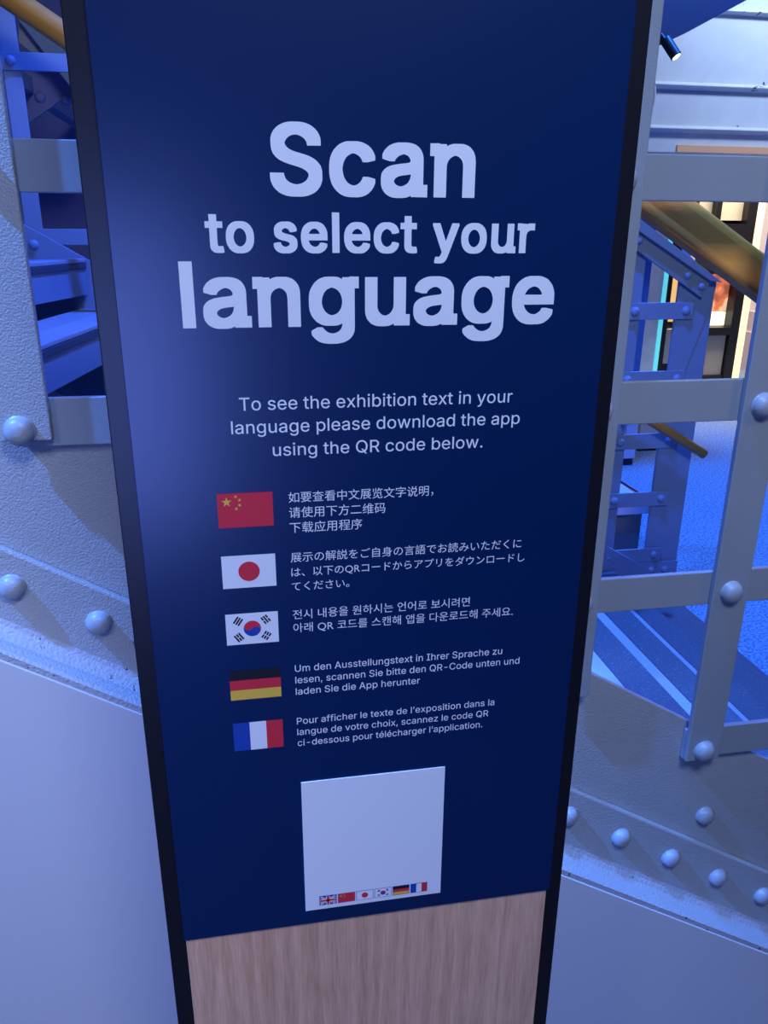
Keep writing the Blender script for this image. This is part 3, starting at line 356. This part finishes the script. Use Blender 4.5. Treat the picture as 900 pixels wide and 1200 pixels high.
lettering('japanese_lettering', [('\u5c55\u793a\u306e\u89e3\u8aac\u3092\u3054\u81ea\u8eab\u306e\u8a00\u8a9e\u3067\u304a\u8aad\u307f\u3044\u305f\u3060\u304f\u306b', X0, 0.173, 1.2065, None, None),
    ('\u306f\u3001\u4ee5\u4e0b\u306eQR\u30b3\u30fc\u30c9\u304b\u3089\u30a2\u30d7\u30ea\u3092\u30c0\u30a6\u30f3\u30ed\u30fc\u30c9\u3057', X0, 0.178, 1.1890, None, None),
    ('\u3066\u304f\u3060\u3055\u3044\u3002', X0, -0.029, 1.1715, None, None)], panel)
lettering('korean_lettering', [('\uc804\uc2dc \ub0b4\uc6a9\uc744 \uc6d0\ud558\uc2dc\ub294 \uc5b8\uc5b4\ub85c \ubcf4\uc2dc\ub824\uba74', X0, 0.114, 1.1360, None, None),
    ('\uc544\ub798 QR \ucf54\ub4dc\ub97c \uc2a4\uce94\ud574 \uc571\uc744 \ub2e4\uc6b4\ub85c\ub4dc\ud574 \uc8fc\uc138\uc694.', X0, 0.168, 1.1190, None, None)], panel)
lettering('german_lettering', [('Um den Ausstellungstext in Ihrer Sprache zu', X0, 0.158, 1.0665, 0.0128, 'body'),
    ('lesen, scannen Sie bitte den QR-Code unten und', X0, 0.181, 1.0510, 0.0128, 'body'),
    ('laden Sie die App herunter', X0, 0.056, 1.0355, 0.0128, 'body')], panel)
lettering('french_lettering', [("Pour afficher le texte de l\u2019exposition dans la", X0, 0.152, 0.9945, 0.0128, 'body'),
    ('langue de votre choix, scannez le code QR', X0, 0.145, 0.9790, 0.0128, 'body'),
    ("ci-dessous pour t\u00e9l\u00e9charger l\u2019application.", X0, 0.138, 0.9635, 0.0128, 'body')], panel)

# flags: layered flat print, one mesh per flag
def poly(bm, pts, y, mi):
    f = bm.faces.new([bm.verts.new((x, y, z)) for x, z in pts]); f.material_index = mi
def star(cx, cz, r, rot=0):
    return [(cx+(r if i % 2 == 0 else r*0.382)*math.sin(rot+i*math.pi/5), cz+(r if i % 2 == 0 else r*0.382)*math.cos(rot+i*math.pi/5)) for i in range(10)]
def disc(cx, cz, r, a0=0, a1=2*math.pi, n=28): return [(cx+r*math.cos(a0+(a1-a0)*i/n), cz+r*math.sin(a0+(a1-a0)*i/n)) for i in range(n if a1-a0 > 6 else n+1)]
def rect(x0, z0, x1, z1): return [(x0, z0), (x1, z0), (x1, z1), (x0, z1)]
MATS = [WHITE, RED, YEL, INK, FBL]
def flag(kind, x, z, wd, h, y, parent, border=False):
    bm = NB(); e = 0.00012
    if border: poly(bm, rect(x-0.0006, z-h-0.0006, x+wd+0.0006, z+0.0006), y+e, 4)
    if kind == 'chinese':
        poly(bm, rect(x, z-h, x+wd, z), y, 1); u = wd/30
        poly(bm, star(x+5*u, z-5*u, 3*u), y-e, 2)
        for a, b, r in ((10, 2, .4), (12, 4, .1), (12, 7, .5), (10, 9, .2)): poly(bm, star(x+a*u, z-b*u, 1.15*u, r), y-e, 2)
    elif kind == 'japanese':
        poly(bm, rect(x, z-h, x+wd, z), y, 0); poly(bm, disc(x+wd/2, z-h/2, h*0.3), y-e, 1)
    elif kind == 'korean':
        poly(bm, rect(x, z-h, x+wd, z), y, 0); cx, cz, r = x+wd/2, z-h/2, h*0.25; t = -math.atan2(2, 3)
        poly(bm, disc(cx, cz, r, t, t+math.pi), y-e, 1); poly(bm, disc(cx, cz, r, t+math.pi, t+2*math.pi), y-e, 4)
        poly(bm, disc(cx-r/2*math.cos(t), cz-r/2*math.sin(t), r/2), y-2*e, 1); poly(bm, disc(cx+r/2*math.cos(t), cz+r/2*math.sin(t), r/2), y-2*e, 4)
        pats = {(-1, 1): (1, 1, 1), (1, 1): (0, 1, 0), (-1, -1): (1, 0, 1), (1, -1): (0, 0, 0)}
        for (sx, sz), pt in pats.items():
            ang = math.atan2(sz*2, sx*3); d = Vector((math.cos(ang), math.sin(ang))); q = Vector((-d.y, d.x))
            for k in range(3):
                c = Vector((cx, cz))+d*h*(0.40+0.075*k)
                segs = [(-1, 1)] if pt[k] else [(-1, -0.1), (0.1, 1)]
                for s0, s1 in segs:
                    hl, ht = h*0.125, h*0.026
                    poly(bm, [tuple(c+q*hl*s0-d*ht), tuple(c+q*hl*s1-d*ht), tuple(c+q*hl*s1+d*ht), tuple(c+q*hl*s0+d*ht)], y-e, 3)
    elif kind == 'german':
        for k, mi in enumerate((3, 1, 2)): poly(bm, rect(x, z-h*(k+1)/3, x+wd, z-h*k/3), y, mi)
    elif kind == 'french':
        for k, mi in enumerate((4, 0, 1)): poly(bm, rect(x+wd*k/3, z-h, x+wd*(k+1)/3, z), y, mi)
    elif kind == 'british':
        poly(bm, rect(x, z-h, x+wd, z), y, 4)
        def strip(p0, p1, t, yy, mi):
            d = (Vector(p1)-Vector(p0)).normalized(); q = Vector((-d.y, d.x))*t/2
            poly(bm, [tuple(Vector(p0)-q), tuple(Vector(p1)-q), tuple(Vector(p1)+q), tuple(Vector(p0)+q)], yy, mi)
        i = h*0.07
        for p0, p1 in (((x+i, z-i), (x+wd-i, z-h+i)), ((x+i, z-h+i), (x+wd-i, z-i))):
            strip(p0, p1, h*0.2, y-e, 0); strip(p0, p1, h*0.07, y-2*e, 1)
        cx, cz = x+wd/2, z-h/2
        strip((x, cz), (x+wd, cz), h*0.34, y-3*e, 0); strip((cx, z), (cx, z-h), h*0.34, y-3*e, 0)
        strip((x, cz), (x+wd, cz), h*0.2, y-4*e, 1); strip((cx, z), (cx, z-h), h*0.2, y-4*e, 1)
    off = wloc(parent); bmesh.ops.translate(bm, verts=bm.verts, vec=-off)
    me = bpy.data.meshes.new(kind+'_flag'); bm.to_mesh(me); bm.free()
    for m in MATS: me.materials.append(m)
    for p in me.polygons:
        if p.normal.y > 0: p.flip()
    o = bpy.data.objects.new(kind+'_flag', me); C.objects.link(o); o.parent = parent; return o
for k, nm in enumerate(('chinese', 'japanese', 'korean', 'german', 'french')):
    flag(nm, -0.1693, (1.2893, 1.2177, 1.1472, 1.0745, 1.0040)[k], 0.0584, 0.0389, -0.0006, panel)
# the white sticker low on the sign with its row of six small flags
card = obj('white_sticker', prism(NB(), rect(-0.0917, 0.7037, 0.0914, 0.9096), -0.0012, 0.0001), WHITE, sign)
for k, nm in enumerate(('british', 'chinese', 'japanese', 'korean', 'german', 'french')):
    flag(nm, -0.0727+k*0.0246, 0.7252, 0.0218, 0.0145, -0.0015, card, border=True)

# ------------------------------------------------------------ near riveted girder
gird = thing('riveted_girder', 'near grey riveted steel stair balustrade sloping down behind the sign', 'balustrade', (-0.44, 0.355, 0.9))
def wtop(x): return 0.797-0.596*(x-0.453)          # top of web plate
def ltop(x): return 0.5425-0.597*(x-0.447)         # top of the angle's upright leg
XA, XZ = -2.2, 1.30
fi = lambda x: 0.392-0.602*(x-0.447)               # root of the flange
fo = lambda x: ptop(x)+0.012                       # its outer edge
XB = 1.0
bm = prism(NB(), [(XA, wtop(XA)), (XZ, wtop(XZ)), (XZ, max(0.0, fi(XZ)-0.03)), (1.05, 0.01), (XA, fi(XA)-0.03)], 0.362, 0.376)
obj('web_plate', bm, GIRD, gird, bevel=0.002)
bm = prism(NB(), [(XA, ltop(XA)), (1.25, ltop(1.25)), (1.25, 0.0), (XB+0.07, 0.0), (XA, fi(XA)-0.02)], 0.348, 0.362)
obj('angle_leg', bm, GIRD, gird, bevel=0.004)
bm = NB()                                           # the flange with a rounded root fillet
pf = [(0.298, fo, 0), (0.303, fo, 0.004), (0.330, fi, -0.004), (0.340, fi, 0.002), (0.346, fi, 0.012), (0.350, fi, 0.03), (0.352, fi, -0.02), (0.298, fo, -0.012)]
a = [bm.verts.new((XA, y, f(XA)+d)) for y, f, d in pf]; b = [bm.verts.new((XB, y, f(XB)+d)) for y, f, d in pf]
bm.faces.new(a); bm.faces.new(b[::-1])
for i in range(len(pf)): bm.faces.new((a[i], b[i], b[(i+1) % len(pf)], a[(i+1) % len(pf)]))
obj('bottom_flange', bm, EDGE, gird)
POSTX = [-0.727+0.286*k for k in range(8)]
RN = 0.0205
for x in POSTX:
    zb = 0.587-0.598*(x-0.703); zt = 1.026-0.6*x+1.32
    obj('post', box(NB(), (x-0.0345, 0.338, zb), (x+0.0345, 0.350, zt)), GIRD if x < 0 else BARM, gird, bevel=0.0018)
BARZ = [(0.618, 0.066), (0.952, 0.065), (1.294, 0.0695), (1.6285, 0.0635), (1.963, 0.065), (2.298, 0.065)]
for k, (z, h) in enumerate(BARZ):
    xs = 0.703-(k)*0.5595-0.0345
    x0 = max(xs, -0.761); x1 = 1.31
    top = lambda x: 1.026-0.6*x+1.30
    x1 = min(x1, (2.32-z)/0.6)
    obj('rail_bar', box(NB(), (x0, 0.3505, z-h/2), (x1, 0.3615, z+h/2)), GIRD if z > 1.2 and False else BARM, gird, bevel=0.0015)
    for x in POSTX:
        if x0-0.01 <= x <= x1-0.02: rivet(gird, x+(-0.007 if x < 0 else 0.0), 0.338, z-(0.008 if k in (0, 2) else 0.004), RN, RIV)
bm = sweep(NB(), (-0.76, 0.344, 1.026+0.6*0.76+1.31), (1.31, 0.344, 1.026-0.6*1.31+1.31), rect(-0.02, -0.03, 0.02, 0.03)); obj('top_rail', bm, BARM, gird, bevel=0.002)
for k in range(-9, 5):                               # rivet row along the angle
    x = 0.558+0.1175*k+(0.004 if k < -5 else 0); z = 0.414-0.599*(x-0.558)
    rivet(gird, x, 0.348, z, 0.0195, RIV)
for x in (0.747, 0.747-0.572, 0.175-0.572*1.62): rivet(gird, x, 0.362, 0.429-0.6*(x-0.747), 0.0195, RIV)

# ------------------------------------------------------------ staircase treads between the two girders
stair = thing('staircase', 'open blue-lit staircase of pale treads with dark nosings behind the riveted balustrade', 'stairs', (1.0, 1.2, 0))
SKEW = {7: (-0.29, -0.20), 8: (-0.71, -0.478), 9: (-1.0, -0.65), 10: (-1.27, -0.93), 11: (-1.55, -1.21), 12: (-1.84, -1.50)}
Y0, Y1 = 0.385, 2.14
def slab(bm, xa, xb, da, db, z0, z1):               # runs across the flight from its near nosing line xa to its far one xb
    pts = [(xa-db, Y0), (xa-da, Y0), (xb-da, Y1), (xb-db, Y1)]
    lo = [bm.verts.new((x, y, z0)) for x, y in pts]; hi = [bm.verts.new((x, y, z1)) for x, y in pts]
    bm.faces.new(lo); bm.faces.new(hi)
    for k in range(4): bm.faces.new((lo[k], lo[(k+1) % 4], hi[(k+1) % 4], hi[k]))
    return bm
for i in range(0, 13):
    X = 1.716-0.286*i; z = 0.167*i-0.02 if i else 0.012
    if i >= 8: z -= 0.022
    xa, xb = SKEW.get(i, (X, X))
    bm = slab(NB(), xa, xb, 0.0965 if i else 0.1755, 0.212, max(z-0.03, 0.0), z)
    for q in range(9 if i >= 7 else 0): slab(bm, xa, xb, 0.104+q*0.012, 0.108+q*0.012, z, z+0.0015)      # fine ribs
    t = obj('tread', bm, TREAD, stair)
    if i < 7: obj('nosing', slab(NB(), xa, xb, 0, 0.096 if i else 0.175, max(z-0.032, 0.0), z+0.0015), NOSE, t, bevel=0.003)
    else:
        obj('nosing', slab(NB(), xa, xb, 0.001, 0.096, z-0.012, z+0.0015), TREAD, t, bevel=0.003)
        obj('edge_strip', slab(NB(), xa, xb, 0, 0.09, z-0.032, z-0.0125), NOSE, t, bevel=0.002)
    if i: obj('riser_plate', slab(NB(), xa, xb, 0.006, 0.020, max(z-0.118, 0.0), z-0.0325), REAR, t)

# ------------------------------------------------------------ far girder (lattice on the other side of the stairs)
far = thing('lattice_girder', 'far blue-lit lattice balustrade beyond the stair treads', 'balustrade', (0, 2.2, 0.6))
rtop = lambda x: 1.579-0.588*(x+0.849)
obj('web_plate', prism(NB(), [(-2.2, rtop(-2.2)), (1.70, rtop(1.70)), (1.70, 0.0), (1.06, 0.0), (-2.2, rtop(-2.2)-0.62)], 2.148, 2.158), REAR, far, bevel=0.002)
obj('boarding', prism(NB(), [(-2.2, 0.0), (-2.2, rtop(-2.2)-0.62), (1.055, 0.003), (1.055, 0.0)], 2.148, 2.158), PANEL, far)
RPX = [1.403-0.2213*k for k in range(0, 16)]
def newel_top(x): return 1.026-0.6*x+1.15 if x < 1.2 else 1.56
for x in RPX:
    if x > 1.3: continue
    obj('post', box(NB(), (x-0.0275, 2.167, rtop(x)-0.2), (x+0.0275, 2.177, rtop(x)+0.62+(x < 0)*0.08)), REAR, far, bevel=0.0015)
for k in range(0, 9):
    z = 0.202+0.2645*k if k < 5 else (1.531, 1.793, 2.055, 2.317)[k-5]
    xa = (1.579-z)/0.588-0.849-0.03; xb = min(1.29, xa+1.35)
    xa = max(xa, -1.93)
    if xb-xa < 0.15: continue
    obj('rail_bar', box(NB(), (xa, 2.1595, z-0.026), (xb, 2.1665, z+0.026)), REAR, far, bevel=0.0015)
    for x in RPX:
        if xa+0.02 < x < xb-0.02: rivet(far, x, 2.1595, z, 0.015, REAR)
for x, z in ((-0.813, 1.505), (-0.59, 1.365), (-0.37, 1.23)): rivet(far, x, 2.148, z, 0.016, REAR)

# newel at the foot of the far girder: two uprights tied by riveted battens
new = thing('lattice_newel', 'blue-lit riveted lattice post at the foot of the stairs, seen right of the sign', 'post', (1.53, 2.2, 0))
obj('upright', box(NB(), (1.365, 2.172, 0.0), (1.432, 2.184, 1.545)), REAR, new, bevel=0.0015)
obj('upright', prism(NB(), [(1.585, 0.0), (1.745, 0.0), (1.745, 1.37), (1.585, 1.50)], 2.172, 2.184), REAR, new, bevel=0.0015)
g = prism(NB(), [(1.588, 0.90), (1.640, 0.96), (1.700, 1.16), (1.745, 1.34), (1.745, 1.372), (1.588, 1.45)], 2.168, 2.1718); obj('gusset_or_shade_plate', g, REAR, new, bevel=0.001)  # shadow outline on the wide upright, built as a thin plate
g = prism(NB(), [(1.588, 0.40), (1.64, 0.47), (1.675, 0.60), (1.67, 0.70), (1.61, 0.74), (1.588, 0.74)], 2.168, 2.1718); obj('gusset_or_shade_plate', g, REAR, new, bevel=0.001)  # lower shadow outline, likewise shaped as a plate
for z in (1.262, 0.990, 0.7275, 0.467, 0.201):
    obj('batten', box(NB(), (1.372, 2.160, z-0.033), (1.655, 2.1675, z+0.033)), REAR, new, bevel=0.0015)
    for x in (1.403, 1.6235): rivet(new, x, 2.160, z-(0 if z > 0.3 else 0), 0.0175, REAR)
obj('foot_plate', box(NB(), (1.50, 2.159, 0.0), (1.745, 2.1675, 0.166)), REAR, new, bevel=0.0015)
for x in (1.62, 1.685): rivet(new, x, 2.159, 0.126, 0.0175, REAR)
d0 = Vector(at(738, 272, 2.15)+(0,)); 
def seg(p, q, Y): a_, b_ = at(*p, Y), at(*q, Y); return a_, b_
pl = [at(736, 262, 2.15), at(736, 286, 2.15), at(822, 349, 2.15), at(833, 329, 2.15)]
obj('sloping_plate', prism(NB(), pl, 2.146, 2.158), BARM, new, bevel=0.001)
for p in ((749, 281), (806, 322), (822, 335)): rivet(new, at(*p, 2.146)[0], 2.146, at(*p, 2.146)[1], 0.0165, REAR)
pl = [at(736, 246, 2.13), at(736, 262, 2.13), at(832, 329, 2.13), at(846, 331, 2.13)]
obj('handrail_seat', prism(NB(), pl, 2.125, 2.20), BARM, new, bevel=0.001)

# ------------------------------------------------------------ handrails
zr = lambda x: 1.590-0.585*(x-0.55)
hr = thing('handrail', 'thick varnished wooden handrail sloping down behind the upper right balustrade bars', 'handrail', (0.9, 0.45, 1.0))
prof = [(0.024*math.copysign(abs(math.cos(t))**0.45, math.cos(t)), 0.0315*math.copysign(abs(math.sin(t))**0.5, math.sin(t))) for t in [i*2*math.pi/28 for i in range(28)]]
obj('rail', sweep(NB(), (0.30, 0.45, zr(0.30)), (1.28, 0.45, zr(1.28)), prof), BRASS, hr, smooth=False, bevel=0)
for x in (0.417, 0.989): obj('bracket', tube(NB(), [(x, 0.362, zr(x)-0.10), (x, 0.41, zr(x)-0.09), (x, 0.447, zr(x)-0.04)], 0.009), BARM, hr, smooth=True)
lr = thing('handrail', 'slim varnished handrail end between the lattice post and the blue carpet', 'handrail', (1.6, 2.1, 0.5))
z2 = lambda x: 0.776-0.585*(x-1.59)
obj('rail', sweep(NB(), (1.15, 2.11, z2(1.15)), (1.765, 2.11, z2(1.765)), ring(0.0195, 20)), BRASS, lr, smooth=False)
obj('bracket', tube(NB(), [(1.40, 2.165, z2(1.40)-0.07), (1.40, 2.11, z2(1.40)-0.06), (1.40, 2.11, z2(1.40)-0.015)], 0.007), REAR, lr, smooth=True)
p = at(36, 14, 1.9); q = at(72, 38.5, 1.9); s_ = (q[1]-p[1])/(q[0]-p[0])
ur = thing('handrail', 'round golden handrail at the top left, above the far balustrade', 'handrail', (p[0], 1.9, p[1]))
zz = lambda x: p[1]+s_*(x-p[0])
obj('rail', sweep(NB(), (p[0]-0.5, 1.9, zz(p[0]-0.5)), (p[0]+0.9, 1.9, zz(p[0]+0.9)), ring(0.034, 24)), BRASS, ur, smooth=False)
obj('bracket', tube(NB(), [(-0.25, 2.165, zz(-0.25)-0.09), (-0.25, 1.9, zz(-0.25)-0.08), (-0.25, 1.9, zz(-0.25)-0.03)], 0.009), REAR, ur, smooth=True)
for o_ in (hr, lr, ur):
    for c_ in o_.children:
        for f_ in c_.data.polygons: f_.use_smooth = len(f_.vertices) == 4

# ------------------------------------------------------------ steelwork in the blue dusk at the upper left
br = thing('diagonal_brace', 'blue-lit diagonal steel brace behind the top left handrail', 'steel brace', (-1.0, 2.9, 2.2))
Y = 2.9
obj('strut', prism(NB(), [at(-20, -30, Y), at(8, -30, Y), at(120, 118, Y), at(120, 150, Y)], Y, Y+0.03), REAR, br, bevel=0.002)
obj('strut', prism(NB(), [at(18, 22, Y), at(60, 66, Y), at(44, 66, Y), at(18, 46, Y)], Y+0.05, Y+0.08), GREYP, br)
Y = 3.1
gp = obj('gusset_or_shade_plate', prism(NB(), [at(10, 84, Y), at(110, 84, Y), at(110, 112, Y), at(70, 118, Y), at(34, 144, Y), at(20, 150, Y)], Y, Y+0.02), VIOLET, br)
for pxy in ((47, 114), (78, 117)):
    c_ = at(*pxy, Y); rivet(gp, c_[0], Y, c_[1], 0.022, VIOLET)
c_ = at(30, 100, 3.1); obj('wall_bracket', box(NB(), (c_[0]-0.03, 2.93, c_[1]-0.03), (c_[0]+0.03, 4.4, c_[1]+0.03)), REAR, br)

# ------------------------------------------------------------ exhibition hall beyond
def hall_box(bm, px0, py0, px1, py1, Y, dpt, mi=0):
    x0, z1 = at(px0, py0, Y); x1, z0 = at(px1, py1, Y); z0 = max(z0, 0)
    box(bm, (min(x0, x1), Y, z0), (max(x0, x1), Y+dpt, z1), mi); return bm
def vb(Y, xa, xb, za, zb, d): return box(NB(), (xa, Y, za), (xb, Y+d, zb))
# main lit cabinet
Y = 7.0
cab = thing('display_cabinet', 'tall black exhibit cabinet with an orange lit picture above a grey panel, under the handrail', 'display cabinet', (4.25, 7.15, 0))
xl, xr = at(818, 445, Y)[0], at(848, 440, Y)[0]; xo = at(858, 440, Y)[0]
zt = 2.05
obj('back_panel', vb(Y+0.20, xl, xo, 0, zt, 0.1), DARKM, cab)
obj('upright', vb(Y, xr, xo, 0, zt, 0.2), DARKM, cab, bevel=0.004)
obj('upright', vb(Y, xl-0.05, xl, 0, zt, 0.3), DARKM, cab, bevel=0.004)
obj('plinth', vb(Y+0.02, xl, xr, 0, 0.10, 0.18), DARKM, cab)
z1, z2_ = at(833, 441, Y)[1], at(833, 394, Y)[1]; obj('grey_panel', vb(Y+0.05, xl+0.01, xr-0.01, z1, z2_, 0.15), GREYP, cab)
obj('cross_bar', vb(Y, xl, xr, at(838, 394, Y)[1]+0.01, at(838, 384, Y)[1], 0.2), DARKM, cab)
obj('lit_screen', vb(Y+0.12, xl+0.01, xr-0.01, at(838, 383, Y)[1], at(838, 367, Y)[1], 0.07), LWHT, cab)
obj('lit_picture', vb(Y+0.12, xl+0.01, xr-0.01, at(838, 366, Y)[1], at(838, 322, Y)[1], 0.07), LORG, cab)
obj('cross_bar', vb(Y, xl, xr, at(838, 290, Y)[1], at(838, 262, Y)[1], 0.2), DARKM, cab)
obj('header', vb(Y+0.1, xl-0.2, xo-0.04, at(838, 258, Y)[1], 2.05, 0.1), mat('cream_header', (0.72, 0.70, 0.52), 0.6), cab)
pil = tag(obj('light_pillar', vb(Y+0.02, xo+0.005, xo+0.095, 0.02, 2.06, 0.12), LYEL, loc=(xo, Y, 0)), 'glowing pale yellow pillar beside the black exhibit cabinet', 'light pillar')
# second cabinet, seen through the lattice post
Y = 6.2
c2 = thing('display_cabinet', 'narrow black exhibit cabinet with an amber strip, seen through the lattice post', 'display cabinet', (at(780, 428, Y)[0], Y+0.1, 0))
x0, x1, x2 = at(771, 430, Y)[0], at(776, 430, Y)[0], at(802, 430, Y)[0]
obj('back_panel', vb(Y+0.15, x0, x2, 0, 2.0, 0.08), DARKM, c2)
obj('upright', vb(Y, x0, x1, 0, 2.0, 0.15), DARKM, c2, bevel=0.004)
obj('grey_panel', vb(Y+0.05, x1+0.005, x2, at(785, 427, Y)[1], at(785, 387, Y)[1], 0.1), GREYP, c2)
obj('amber_strip', vb(Y+0.08, x1+0.035, x1+0.10, at(788, 378, Y)[1], at(788, 318, Y)[1], 0.06), mat('amber_light', (0.8, 0.5, 0.2), 0.5, emit=(0.95, 0.55, 0.16), estr=0.8), c2)
tur = tag(obj('light_pillar', vb(Y, x0-0.042, x0-0.005, 0.02, 2.0, 0.02), LTUR, loc=(x0, Y, 0)), 'glowing turquoise strip beside the narrow black exhibit cabinet', 'light pillar')
Y = 6.21
bw = tag(obj('brick_pier', vb(Y, at(750, 430, Y)[0], x0-0.046, 0, 2.3, 0.3), BRICK, loc=(3.3, Y, 0)), 'pale blue brick pier left of the turquoise strip', 'pier')
Y = 5.9
tag(obj('column', vb(Y, at(736, 430, Y)[0], at(750, 430, Y)[0], 0, 2.3, 0.2), COBALT, loc=(2.9, Y, 0)), 'cobalt blue column seen through the lattice post', 'column')
# white plinths and floor pieces behind the lattice post
def plinth(px0, px1, pyt, pyb, dpt, m, label, name='plinth'):
    D = (px0-450)*RT-(pyb-600)*UP+F*FW; t = (0.04-CAM.z)/D.z; Y = CAM.y+t*D.y
    x0, z1 = at(px0, pyt, Y); x1 = at(px1, pyt, Y)[0]
    o = thing(name, label, 'plinth', ((x0+x1)/2, Y+dpt/2, 0))
    obj('body', box(NB(), (x0, Y, 0.05), (x1, Y+dpt, z1)), m, o, bevel=0.006)
    obj('base_shade', box(NB(), (x0+0.01, Y+0.01, 0), (x1-0.01, Y+dpt-0.02, 0.05)), DARKM, o)  # dark strip standing for the shade under the plinth
    return o
LAV = mat('lavender_plinth', (0.70, 0.60, 0.66), 0.6)
plinth(718, 749, 494, 540, 0.4, LAV, 'lavender plinth with the shade under it set as a dark strip, lower opening of the lattice post')
plinth(752, 776, 490, 523, 0.4, mat('sand_plinth', (0.70, 0.58, 0.46), 0.6), 'small sand coloured plinth right of the lavender one')
Y = 2.62
lec = thing('bench', 'low grey bench with a lavender top behind the lattice post foot', 'bench', (at(730, 600, Y)[0], Y+0.2, 0))
x0, x1 = at(690, 600, Y)[0], at(762, 600, Y)[0]; zb_ = at(735, 602, Y)[1]
obj('seat', box(NB(), (x0, Y-0.02, zb_), (x1, Y+0.40, zb_+0.05)), LAV, lec, bevel=0.005)
obj('body', box(NB(), (x0+0.03, Y+0.02, 0.0), (x1-0.03, Y+0.38, zb_)), mat('taupe_fabric', (0.22, 0.18, 0.17), 0.8), lec, bevel=0.005)
Y = 3.5
x0, x1 = at(706, 570, Y)[0], at(722, 570, Y)[0]
ws = thing('floor_wedge', 'white wedge with a red edge standing on the carpet behind the lattice post', 'wedge', (x0+0.1, Y, 0))
zz0 = at(722, 563, Y)[1]
obj('body', prism(NB(), [(x0, 0), (at(752, 575, Y)[0], 0), (x1, max(zz0, 0.12)), (x0, max(zz0, 0.12))], Y, Y+0.4), PALE, ws, bevel=0.004)
pA, pB = at(752, 575, Y), (x1, max(zz0, 0.12))
obj('edge_strip', sweep(NB(), (pA[0], Y-0.004, 0.012), (pB[0], Y-0.004, pB[1]), rect(-0.004, -0.006, 0.004, 0.006)), RED, ws)
# pink-lit wall piece with a stepped lower panel at the right
Y = 8.0
pw = thing('wall_screen', 'pale pink freestanding wall piece with a stepped lavender block, at the far right', 'screen', (at(890, 400, Y)[0], Y, 0))
obj('screen_panel', vb(Y, at(863, 400, Y)[0], at(925, 400, Y)[0], 0, 2.1, 0.12), PALE, pw)
obj('block', vb(Y-0.3, at(864, 415, Y)[0], at(930, 415, Y)[0], 0, at(875, 387, Y)[1], 0.29), LAV, pw)
obj('block', vb(Y-0.2, at(866, 415, Y)[0], at(874, 415, Y)[0], at(875, 387, Y)[1], at(868, 364, Y)[1], 0.19), LAV, pw)
# warm light on the old beam's underside, put in as an orange strip
bm = box(NB(), (at(792, 176, YB)[0], YB-0.02, at(880, 180.5, YB)[1]), (8.8, YB-0.002, at(880, 172.5, YB)[1]))
structure(obj('trim_4', bm, mat('soffit_warm_light_paint', (0.95, 0.50, 0.26), 0.6)))

# stair soffit crossing the top right corner, with its spotlight and cable
Y = 3.4
sof = tag(obj('stair_soffit', prism(NB(), [at(700, 88, Y), at(700, 30, Y), at(800, -25, Y), at(960, -60, Y), at(875, 0, Y), at(805, 38, Y)], Y, Y+0.9), mat('violet_soffit', (0.055, 0.035, 0.06), 0.6)),
          'violet sloping underside of an upper flight, top right corner', 'soffit')
c0 = Vector((at(782, 50, 3.35)[0], 3.35, at(782, 50, 3.35)[1])); c1 = Vector((at(791, 64, 3.32)[0], 3.32, at(791, 64, 3.32)[1]))
sl = thing('spotlight', 'small dark spotlight with a bright lens, under the violet soffit', 'spotlight', c0)
bm = NB(); d = (c1-c0); L = 0.085; d.normalize(); e = c0+d*L
obj('housing', tube(NB(), [c0-d*0.02, c0, e], 0.027, 20), DARKM, sl, smooth=False, bevel=0.002)
obj('lens', tube(NB(), [e-d*0.004, e+d*0.002], 0.021, 20), LLENS, sl)
obj('mount', tube(NB(), [c0, c0+Vector((-0.01, 0.06, 0.05))], 0.008, 10), DARKM, sl)
pts = [(at(px, py, YB-0.03)[0], YB-0.03, at(px, py, YB-0.03)[1]) for px, py in ((764, 88), (767, 98), (767.5, 110), (766, 122), (763, 134), (759, 145), (754, 154))]
tag(obj('cable', tube(NB(), pts, 0.010, 8), PALE, smooth=True), 'thin pale cable hanging down the old painted beam', 'cable')
